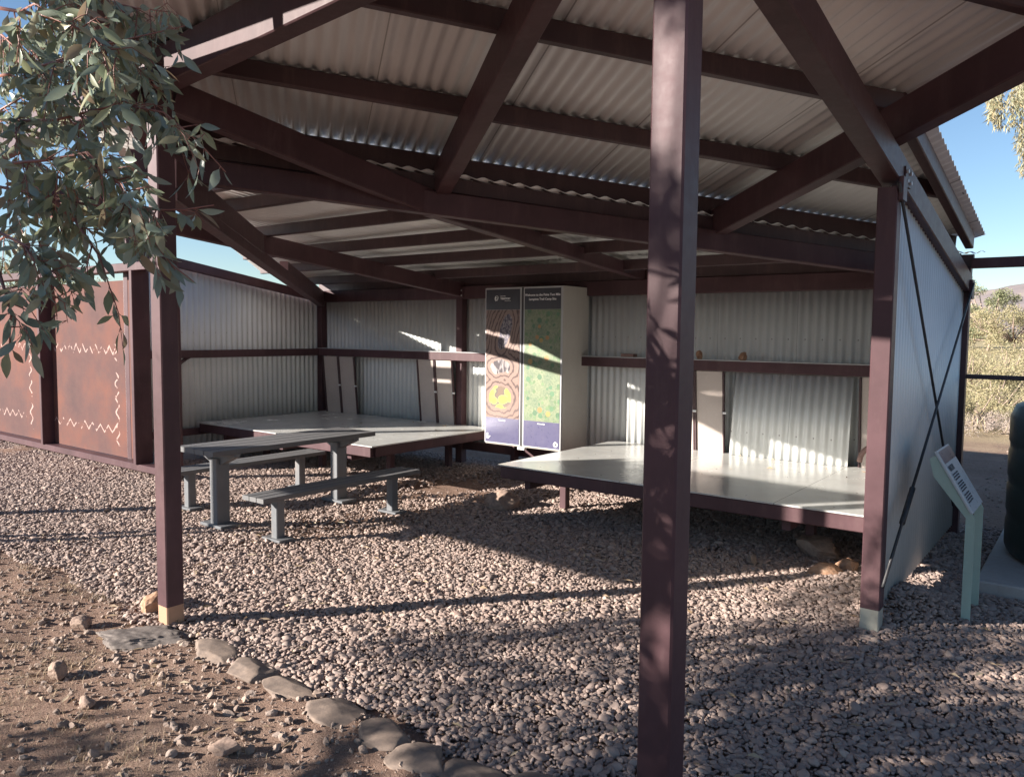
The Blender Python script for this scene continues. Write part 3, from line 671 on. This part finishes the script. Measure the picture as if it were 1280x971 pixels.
# dirt chips
n=60000
X=rng.uniform(-1,9.0,n); Y=rng.uniform(-8.6,-4.6,n)
m2=np.arange(n)>n-9000; X[m2]=rng.uniform(7.9,13,m2.sum()); Y[m2]=rng.uniform(-1.6,6,m2.sum())
k=(~zone_gravel(X,Y-.12))|m2; k&=~((X>8.3)&(X<10.45)&(Y<.5)&m2); dx,dy=X-CAMX,Y-CAMY; k&=(np.hypot(dx,dy)>.7)
nz=np.array([noise.noise(Vector((a*1.3,b*1.3,9))) for a,b in zip(X,Y)])
near_edge=np.exp(-((Y+5.35)/.38)**2)+m2*.5
k&=rng.random(n)<(.30+.9*near_edge+1.2*np.clip(nz,0,1))
X,Y=X[k],Y[k]; n=len(X)
s=.0046*np.exp(rng.normal(0,.6,n)); s=np.clip(s,.0016,.019)
Z=np.array([gh(a,b) for a,b in zip(X,Y)])
scatter('loose_stones',np.stack([X,Y,Z+s*.3],1),np.stack([rng.normal(0,.5,n),rng.normal(0,.5,n),rng.uniform(0,6.28,n)],1),np.stack([s*1.3,s,s*.7],1),rng.integers(0,6,n),M['chip'],2,'loose angular stones scattered over the dirt','stones',6,.55,False)
# ================================================================== dry grass
def blades(centres,count,spread,hgt,width,mat,name,label,cat='grass',lie=.6,seed=1,parent=None):
    r=np.random.default_rng(seed); V=[];F=[]
    for (cx,cy,sc) in centres:
        for _ in range(int(count*sc)):
            a=r.uniform(0,6.28); rr=abs(r.normal(0,spread))*sc; x=cx+rr*math.cos(a); y=cy+rr*math.sin(a); z=gh(x,y)
            h=hgt*r.uniform(.4,1.2)*sc; az=r.uniform(0,6.28); le=r.uniform(.1,1)*lie
            d=np.array([math.cos(az)*le,math.sin(az)*le,1-le*.8]); d/=np.linalg.norm(d); w=np.array([-math.sin(az),math.cos(az),0])*width
            p0=np.array([x,y,z-.005]); p1=p0+d*h*.55; p2=p1+(d+np.array([math.cos(az)*.4,math.sin(az)*.4,-.35]))*h*.45
            n=len(V); V+= [p0-w,p0+w,p1-w*.8,p1+w*.8,p2]; F+=[(n,n+1,n+3,n+2),(n+2,n+3,n+4)]
    o=npmesh(name,[tuple(v) for v in V],F,mat,parent); 
    if parent is None: tag(o,label,cat,kind='stuff')
    return o
r=random.Random(5); cs=[]
for _ in range(130):
    x=r.uniform(4.2,7.2); y=r.uniform(-6.9,-5.5); cs.append((x,y,r.uniform(.3,.9)))
for _ in range(16): cs.append((r.uniform(1.8,4.3),r.uniform(-5.35,-5.0),r.uniform(.4,1.0)))
blades(cs,150,.15,.07,.0010,M['litter_straw'],'dry_grass_litter','flattened dry straw and grass litter on the dirt','grass',lie=.97,seed=3)
# fallen gum leaves
fl=Leaves_flat=MB(); r=random.Random(77)
for k in range(500):
    if k<470: x=r.uniform(2.5,8.8); y=r.uniform(-6.4,-2.2); z=.016 if y>-5.1 else gh(x,y)+.006
    else:
        x=r.choice((r.uniform(.2,3.1),r.uniform(4.9,7.8))); y=-abs(r.gauss(0,.5))-.08; z=.462
        if y<-1.9: continue
    a=r.uniform(0,6.28); L=r.uniform(.035,.075); w=L*.14; ux,uy=math.cos(a),math.sin(a); t1=r.uniform(-.006,.012)
    fl.add([(x,y,z),(x+ux*L*.45-uy*w,y+uy*L*.45+ux*w,z+.004+t1),(x+ux*L,y+uy*L,z+.002),(x+ux*L*.45+uy*w,y+uy*L*.45-ux*w,z+.003)],[(0,1,2,3)])
M['litter']=leafm('fallen_leaf',[(.30,.20,.12),(.42,.32,.20),(.22,.15,.10),(.50,.42,.30),(.36,.22,.13)],.1,.7)
tag(fl.build('fallen_leaves',M['litter']),'small dry fallen leaves scattered on gravel and decks','leaf litter',kind='stuff')
# beyond the shelter: dry grassland
cs=[]
r=random.Random(8)
for _ in range(420):
    y=r.uniform(7.5,45); x=9.5+ (y)*.35+r.uniform(-7,6); cs.append((x,y,r.uniform(.6,1.4)))
blades(cs,40,.35,.42,.012,M['straw'],'dry_grassland','pale dry grass covering the plain behind the shelter','grass',lie=.6,seed=4)
# ================================================================== trees, shrubs
def leafcloud(centres,n,size,aspect,mat,name,parent,seed=0,droop=0.,sigma=1.,fold=.0):
    """n leaf faces round the clump centres (x,y,z,r)"""
    r=np.random.default_rng(seed); C=np.array(centres); ix=r.integers(0,len(C),n); c=C[ix]
    u=r.normal(0,1,(n,3)); u/=np.linalg.norm(u,axis=1)[:,None]; rad=c[:,3]*r.random(n)**.45*sigma
    p=c[:,:3]+u*rad[:,None]*np.array([1,1,.8])
    d=r.normal(0,1,(n,3)); d[:,2]-=droop; d/=np.linalg.norm(d,axis=1)[:,None]
    w=np.cross(d,r.normal(0,1,(n,3))); w/=np.linalg.norm(w,axis=1)[:,None]
    L=size*r.uniform(.6,1.25,n); nn=np.cross(d,w)
    A=p; Bp=p+d*(L*.38)[:,None]; T=p+d*L[:,None]+nn*(L*.08)[:,None]; W=w*(L*aspect*.5)[:,None]
    V=np.empty((n,4,3)); V[:,0]=A; V[:,1]=Bp-W+nn*(L*fold)[:,None]; V[:,2]=T; V[:,3]=Bp+W+nn*(L*fold)[:,None]
    F=np.arange(n*4).reshape(n,4)
    return npmesh(name,V.reshape(-1,3),F,mat,parent)
def bush(name,loc,h,w,mat,label,cat='shrub',group=None,n=2600,size=.07,seed=1,aspect=.4,trunk=False):
    t=tag(empty(name,loc),label,cat,group); r=random.Random(seed); cs=[];tw=MB()
    for k in range(34 if trunk else 26):
        a=r.uniform(0,6.28); rr=w*.5*math.sqrt(r.random()); zz=h*(r.uniform(.22,.95) if trunk else r.uniform(.2,.85)*(1-.5*(rr/(w*.5))**2))
        c=(rr*math.cos(a),rr*math.sin(a),zz); cs.append((*c,w*r.uniform(.06,.15)))
        b=(r.uniform(-.05,.05)*w,r.uniform(-.05,.05)*w,-.1) if not trunk else (0,0,h*.25)
        mid=((b[0]+c[0])*.55,(b[1]+c[1])*.55,(b[2]+c[2])*.5-.02*h)
        tw.tube([b,mid,c],[.018*h,.012*h,.004*h],5)
    if trunk: tw.tube([(0,0,-.2),(.03*h,0,h*.15),(0,0,h*.3)],[.022*h,.018*h,.013*h],8)
    tw.build('branches' if not trunk else 'trunk',M['bark'],t,True)
    leafcloud(cs,int(n*2.2),size*.62,aspect,mat,'foliage',t,seed)
    return t
def at(px,dep):   # ground point seen in column px at distance dep
    lat=(px-640)/975.4*dep; return (CAMX+fwx*dep+rx*lat, CAMY+fwy*dep+ry*lat)
def P3(px,dep,dz=0): x,y=at(px,dep); return (x,y,gh(x,y)+dz)
bush('low_shrub',P3(1240,15.5),1.25,2.3,M['bush'],'tan dry shrub with bare twigs just above the dark tank','shrub','dry shrubs behind the shelter',5200,.07,11)
bush('low_shrub',P3(1213,14.2),1.05,1.5,M['bush'],'tan dry shrub close against the back right post of the shelter','shrub','dry shrubs behind the shelter',3600,.07,12)
bush('low_shrub',P3(1290,17.5),1.5,2.6,M['bush'],'yellowish shrub cut by the right edge of the view','shrub','dry shrubs behind the shelter',4200,.08,13)
bush('grey_brush',P3(1232,13.2),.38,1.7,M['grey_grass'],'low grey purple brush at the edge of the bare red soil','shrub','dry shrubs behind the shelter',2600,.06,14,.2)
bush('low_shrub',P3(1208,24),1.5,3.0,M['bush'],'pale shrub in the middle distance left of the others','shrub','dry shrubs behind the shelter',3000,.10,15)
bush('low_shrub',P3(1262,27),1.7,3.6,M['bush'],'wide pale shrub in the middle distance right of the others','shrub','dry shrubs behind the shelter',3000,.11,16)
bush('gum_tree',P3(1232,58),5.0,5.2,M['green'],'grey green tree on the plain, tallest on the skyline','tree',None,5200,.24,17,.4,True)
bush('low_tree',P3(1264,52),2.9,5.6,M['bush'],'low olive tree on the plain right of the tallest one','tree',None,3600,.22,18,.4,True)
bush('low_tree',P3(1300,60),3.2,6,M['green'],'low dark tree at the right edge of the plain','tree',None,2600,.24,19,.4,True)
bush('low_tree',P3(1200,66),3.0,6,M['bush'],'low pale tree partly behind the back right post','tree',None,2600,.24,20,.4,True)
# left, seen over the screen
bush('low_tree',P3(10,40),5.0,7,M['green'],'grey green tree seen over the rusted screen at the far left','tree',None,3800,.25,21,.4,True)
bush('low_tree',P3(130,62),5.2,9,M['bush'],'low olive tree seen over the rusted screen','tree',None,3000,.28,22,.4,True)
# far hills
def hills():
    V=[];F=[];na=220;rows=7
    for i in range(na):
        a=2*math.pi*i/na
        hh=95+55*noise.noise(Vector((math.cos(a)*2.2,math.sin(a)*2.2,.3)))+22*noise.noise(Vector((math.cos(a)*9,math.sin(a)*9,4)))
        for j in range(rows):
            d=1100+j*110; t=j/(rows-1); h=hh*math.sin(t*math.pi/2)**1.3+8*noise.noise(Vector((math.cos(a)*25,math.sin(a)*25,j*.7)))*t
            V.append((8+d*math.cos(a),-7+d*math.sin(a),h-2 if j else -12))
    for i in range(na):
        for j in range(rows-1):
            F.append((i*rows+j,((i+1)%na)*rows+j,((i+1)%na)*rows+j+1,i*rows+j+1))
    o=npmesh('hills',V,F,M['hill'],smooth=True); tag(o,'low desert range on the horizon, coloured purple brown for haze','hills',kind='structure')
hills()
# hanging tree at the upper right
ht=tag(empty('pendulous_tree',P3(1560,9.5)),'pale yellowish weeping tree hanging into the upper right corner','tree')
b0=Vector(ht.location)
def rel(px,py,dep):
    # direction of sight turned into a point at distance dep
    u=np.array([-.051,.051,.997]); fw=np.array([-.605,.793,-.072]); rr=np.array([.795,.607,.010])
    q=np.array([CAMX,CAMY,1.6])+dep*(fw+(px-640)/975.4*rr-(py-485.5)/975.4*u); return Vector(q)
tw=MB(); tw.tube([(0,0,-.2),(.1,.05,1.6),(-.1,0,3.2),(-.5,-.1,4.4)],[.16,.13,.10,.05],10)
cs=[]; r=random.Random(4)
tip=rel(1330,30,9.5)-b0
tw.tube([(-.1,0,3.2),(tip.x*.5,tip.y*.5,4.2),tuple(tip)],[.07,.05,.02],7)
for k in range(46):
    px=r.uniform(1238,1420); py=r.uniform(60,150)-(.2*(px-1238) if px>1290 else -(px-1238)*.5)+r.uniform(-20,30)
    q=rel(px,py,9.5+r.uniform(-.7,.7))-b0
    for j in range(4): cs.append((q.x,q.y,q.z-.09*j,.085))
    tw.tube([tuple(tip),tuple((tip+q)/2+Vector((0,0,.12))),tuple(q)],[.01,.006,.003],4)
tw.build('trunk',M['bark'],ht,True); leafcloud(cs,9000,.085,.17,M['pend'],'foliage',ht,9,droop=2.2)
# added unseen board, shaped to throw shade on the gravel before the right deck
sb=tag(empty('shade_board',(1.9,-6.95,0),R(-5)),'added brown board on paired posts, unseen beyond the left edge, shading the gravel','shade board')
MB().box(-1.2,1.2,-.03,.03,1.80,2.95).build('board_face',M['steel'],sb)
for x in (-1.14,-.96): MB().beam((x,.06,-.1),(x,.06,2.98),.06,.06,up=(0,1,0)).build('post',M['steel'],sb)
# ------------------------------------------------------------------ gum tree at the left front
TR=(4.35,-9.7,0)
gt=tag(empty('eucalyptus_tree',TR),'eucalyptus with blue green leaves on red twigs hanging over the upper left','tree')
T0=Vector(TR)
class Leaves:
    def __init__(s): s.V=[]; s.F=[]
    def leaf(s,p,d,n,L,W,curl=.1,rot=None):
        d=d.normalized(); w=d.cross(n); 
        if w.length<1e-3: w=d.cross(Vector((1,0,0)))
        w.normalize(); n=w.cross(d).normalized(); k=len(s.V)
        prof=[(0,.0),(.14,.32),(.36,.92),(.55,1.),(.76,.68),(.92,.26),(1,0)]
        side=random.uniform(-.16,.16)
        for t,q in prof:
            c=p+d*(L*t)+n*(-curl*L*t*t)+w*(side*L*t*t)
            hw=W*.5*q
            if q==0: s.V.append(tuple(c))
            else: s.V += [tuple(c-w*hw+n*hw*.28),tuple(c),tuple(c+w*hw+n*hw*.28)]
        # indices: 0 | 1,2,3 | 4,5,6 |7,8,9|10,11,12|13,14,15| 16
        s.F += [(k,k+2,k+1),(k,k+3,k+2)]
        for r0 in (1,4,7,10):
            s.F += [(k+r0,k+r0+1,k+r0+4,k+r0+3),(k+r0+1,k+r0+2,k+r0+5,k+r0+4)]
        s.F += [(k+13,k+14,k+16),(k+14,k+15,k+16)]
lv=Leaves(); tw=MB()
def twig(pts,r0,leafstep,Lsz=.075,droop=.55,both=.9):
    tw.tube(pts,[r0*(1-.7*i/(len(pts)-1)) for i in range(len(pts))],5)
    for a,b in zip(pts,pts[1:]):
        a=Vector(a);b=Vector(b); d=(b-a); m=max(1,int(d.length/leafstep))
        for i in range(m):
            p=a+d*((i+random.random())/m)
            for _ in range(2 if random.random()<both else 1):
                dd=(d.normalized()*.5+Vector((random.gauss(0,.6),random.gauss(0,.6),random.gauss(-droop,.5))))
                nn=Vector((random.gauss(0,1),random.gauss(0,1),random.gauss(0,.6)))
                L=Lsz*random.uniform(.6,1.3); st=p+dd.normalized()*.012
                tw.tube([p,st],.0009,3,False)
                lv.leaf(st,dd,nn,L,L*random.uniform(.24,.36),random.uniform(0,.22))
# stems visible in the photograph (column, row, distance), then finer side twigs hanging from them
stems=[[(-160,60,2.3),(0,95,2.1),(60,80,2.0),(120,58,1.95),(190,42,1.9),(232,32,1.9)],
[(-160,200,2.2),(0,150,2.1),(70,150,2.0),(150,130,1.95),(205,140,1.9),(250,178,1.85),(283,215,1.85)],
[(-160,250,2.1),(0,233,2.0),(60,245,1.95),(110,255,1.9),(170,262,1.85),(230,262,1.8),(268,256,1.8)],
[(-160,150,1.9),(0,205,1.85),(60,200,1.8),(110,190,1.8),(150,230,1.75),(185,290,1.75),(215,330,1.75),(243,352,1.75)],
[(-160,-40,1.7),(0,10,1.65),(60,20,1.6),(110,40,1.6),(150,75,1.6)],
[(-160,-80,2.2),(0,-20,2.1),(90,-10,2.0),(170,10,2.0),(215,15,1.95)],
[(-120,260,1.8),(0,290,1.75),(40,310,1.7),(66,350,1.7),(72,395,1.68)],
[(-100,300,1.9),(0,340,1.8),(15,390,1.75),(12,440,1.75)],
[(40,225,1.9),(95,275,1.85),(125,320,1.8),(140,365,1.8)],
[(-60,330,2.4),(0,300,2.3),(50,270,2.2),(100,240,2.2),(150,200,2.1)],
[(-90,120,2.6),(-10,60,2.5),(40,30,2.5),(100,20,2.4),(150,40,2.3)],
[(-90,0,2.4),(-10,30,2.3),(30,70,2.3),(60,110,2.2)],
[(-90,180,2.5),(-20,150,2.4),(30,120,2.4),(90,120,2.3),(140,100,2.2)],
[(-60,60,2.5),(20,50,2.4),(100,90,2.3),(160,90,2.2),(200,110,2.2)]]
for st in stems:
    pts=[rel(*q)-T0 for q in st]
    twig(pts[1:],.0040,.040,.062); tw.tube([pts[0],pts[1]],[.006,.0045],6)
    # joins back to a limb of the tree
    lim=Vector((1.6,2.3,2.6)); tw.tube([lim,(lim+pts[0])/2+Vector((0,0,.1)),pts[0]],[.012,.009,.006],6)
    for a,b in zip(st[1:],st[2:]):
        for _ in range(7):
            t=random.random(); q=[a[i]+(b[i]-a[i])*t for i in range(3)]
            ln=random.uniform(28,66); ang=random.uniform(-.6,2.0)
            q2=[q[0]+ln*.5*math.cos(ang),q[1]+ln*.5*math.sin(ang),q[2]+random.uniform(-.08,.08)]
            q3=[q2[0]+ln*.35*math.cos(ang)+random.uniform(-8,8),q2[1]+ln*.5*math.sin(ang)+random.uniform(5,25),q2[2]+random.uniform(-.06,.06)]
            if q3[0]>262 or q3[1]>440 or (q3[1]>320 and random.random()<.55) or (q3[0]>205 and random.random()<.6) or (q3[0]>180 and q3[1]>370) or (q3[0]>150 and q3[1]<10 and False): continue
            twig([rel(*q)-T0,rel(*q2)-T0,rel(*q3)-T0],.0018,.027,.056)
lv_near=len(lv.F)
# trunk, limbs and outer crown (out of the picture, it shades the foreground)
tw2=MB(); tw2.tube([(0,0,-.2),(.08,.05,.9),(.0,.2,1.8),(.25,.35,2.8),(.2,.5,4.0)],[.17,.14,.12,.085,.05],12)
r=random.Random(21); cl=[]
tw2.tube([(.0,.2,1.8),(.8,1.2,2.3),(1.6,2.3,2.6)],[.07,.045,.02],8)
for k in range(145):
    a=r.uniform(0,6.28); rr=2.15*math.sqrt(r.random()); x=rr*math.cos(a)+.35; y=rr*math.sin(a)+.45; zz=r.uniform(1.5,2.7) if k<100 else r.uniform(3.2,4.9)
    # keep clear of the view itself
    wx,wy=x+TR[0]-CAMX,y+TR[1]-CAMY; dp=wx*fwx+wy*fwy; lt=wx*rx+wy*ry
    if dp>.2 and lt>-dp*.72-.35: continue
    of=(x+TR[0]-8)*.773-(y+TR[1]+5.29)*.634
    if k>=100 and abs(of)>.75: continue
    cl.append((x,y,zz,r.uniform(.22,.42) if k<100 else r.uniform(.12,.24)))
    tw2.tube([(.1,.3,min(zz,3.2)*.75),(x*.6,y*.6,zz*.85),(x,y,zz)],[.03,.015,.005],5)
tw2.build('trunk',M['bark'],gt,True)
tw.build('twigs',M['twig'],gt,True)
lo=npmesh('leaves',lv.V,lv.F,M['gum'],gt,True)
leafcloud(cl,16500,.10,.30,M['gum'],'crown',gt,5,droop=1.)
print('leaves',lv_near,'clumps',len(cl))
# ================================================================== light, sky, camera
AZ=math.atan2(-.634,-.773); EL=R(18.6)
sun=bpy.data.lights.new('sun','SUN'); sun.energy=5.0; sun.angle=R(.55); sun.color=(1,.925,.83)
so=bpy.data.objects.new('sun',sun); COL.objects.link(so)
sd=Vector((math.sin(AZ)*math.cos(EL),math.cos(AZ)*math.cos(EL),math.sin(EL)))
so.rotation_euler=sd.to_track_quat('Z','Y').to_euler()
w=bpy.data.worlds.new('World'); S.world=w; w.use_nodes=True
bgn=w.node_tree.nodes['Background']; sk=w.node_tree.nodes.new('ShaderNodeTexSky'); sk.sky_type='NISHITA'; sk.sun_disc=False
sk.sun_elevation=EL; sk.sun_rotation=AZ; sk.altitude=600; sk.air_density=1.0; sk.dust_density=.1; sk.ozone_density=2.6
w.node_tree.links.new(sk.outputs[0],bgn.inputs[0]); bgn.inputs[1].default_value=.056
cam=bpy.data.cameras.new('camera'); co=bpy.data.objects.new('camera',cam); COL.objects.link(co); S.camera=co
fw=Vector((-.6045,.7933,-.0717)).normalized(); rt=Vector((.7949,.6067,.0096)); rt=(rt-fw*rt.dot(fw)).normalized(); up=rt.cross(fw)
co.matrix_world=Matrix(((rt.x,up.x,-fw.x,8.951),(rt.y,up.y,-fw.y,-7.249),(rt.z,up.z,-fw.z,1.6),(0,0,0,1)))
cam.sensor_width=36; cam.lens=975.4/1280*36; cam.clip_start=.05; cam.clip_end=6000
S.view_settings.view_transform='Standard'; S.view_settings.look='None'; S.view_settings.exposure=1.62; S.view_settings.gamma=1
S.render.engine='CYCLES'; S.render.resolution_x=1024; S.render.resolution_y=776
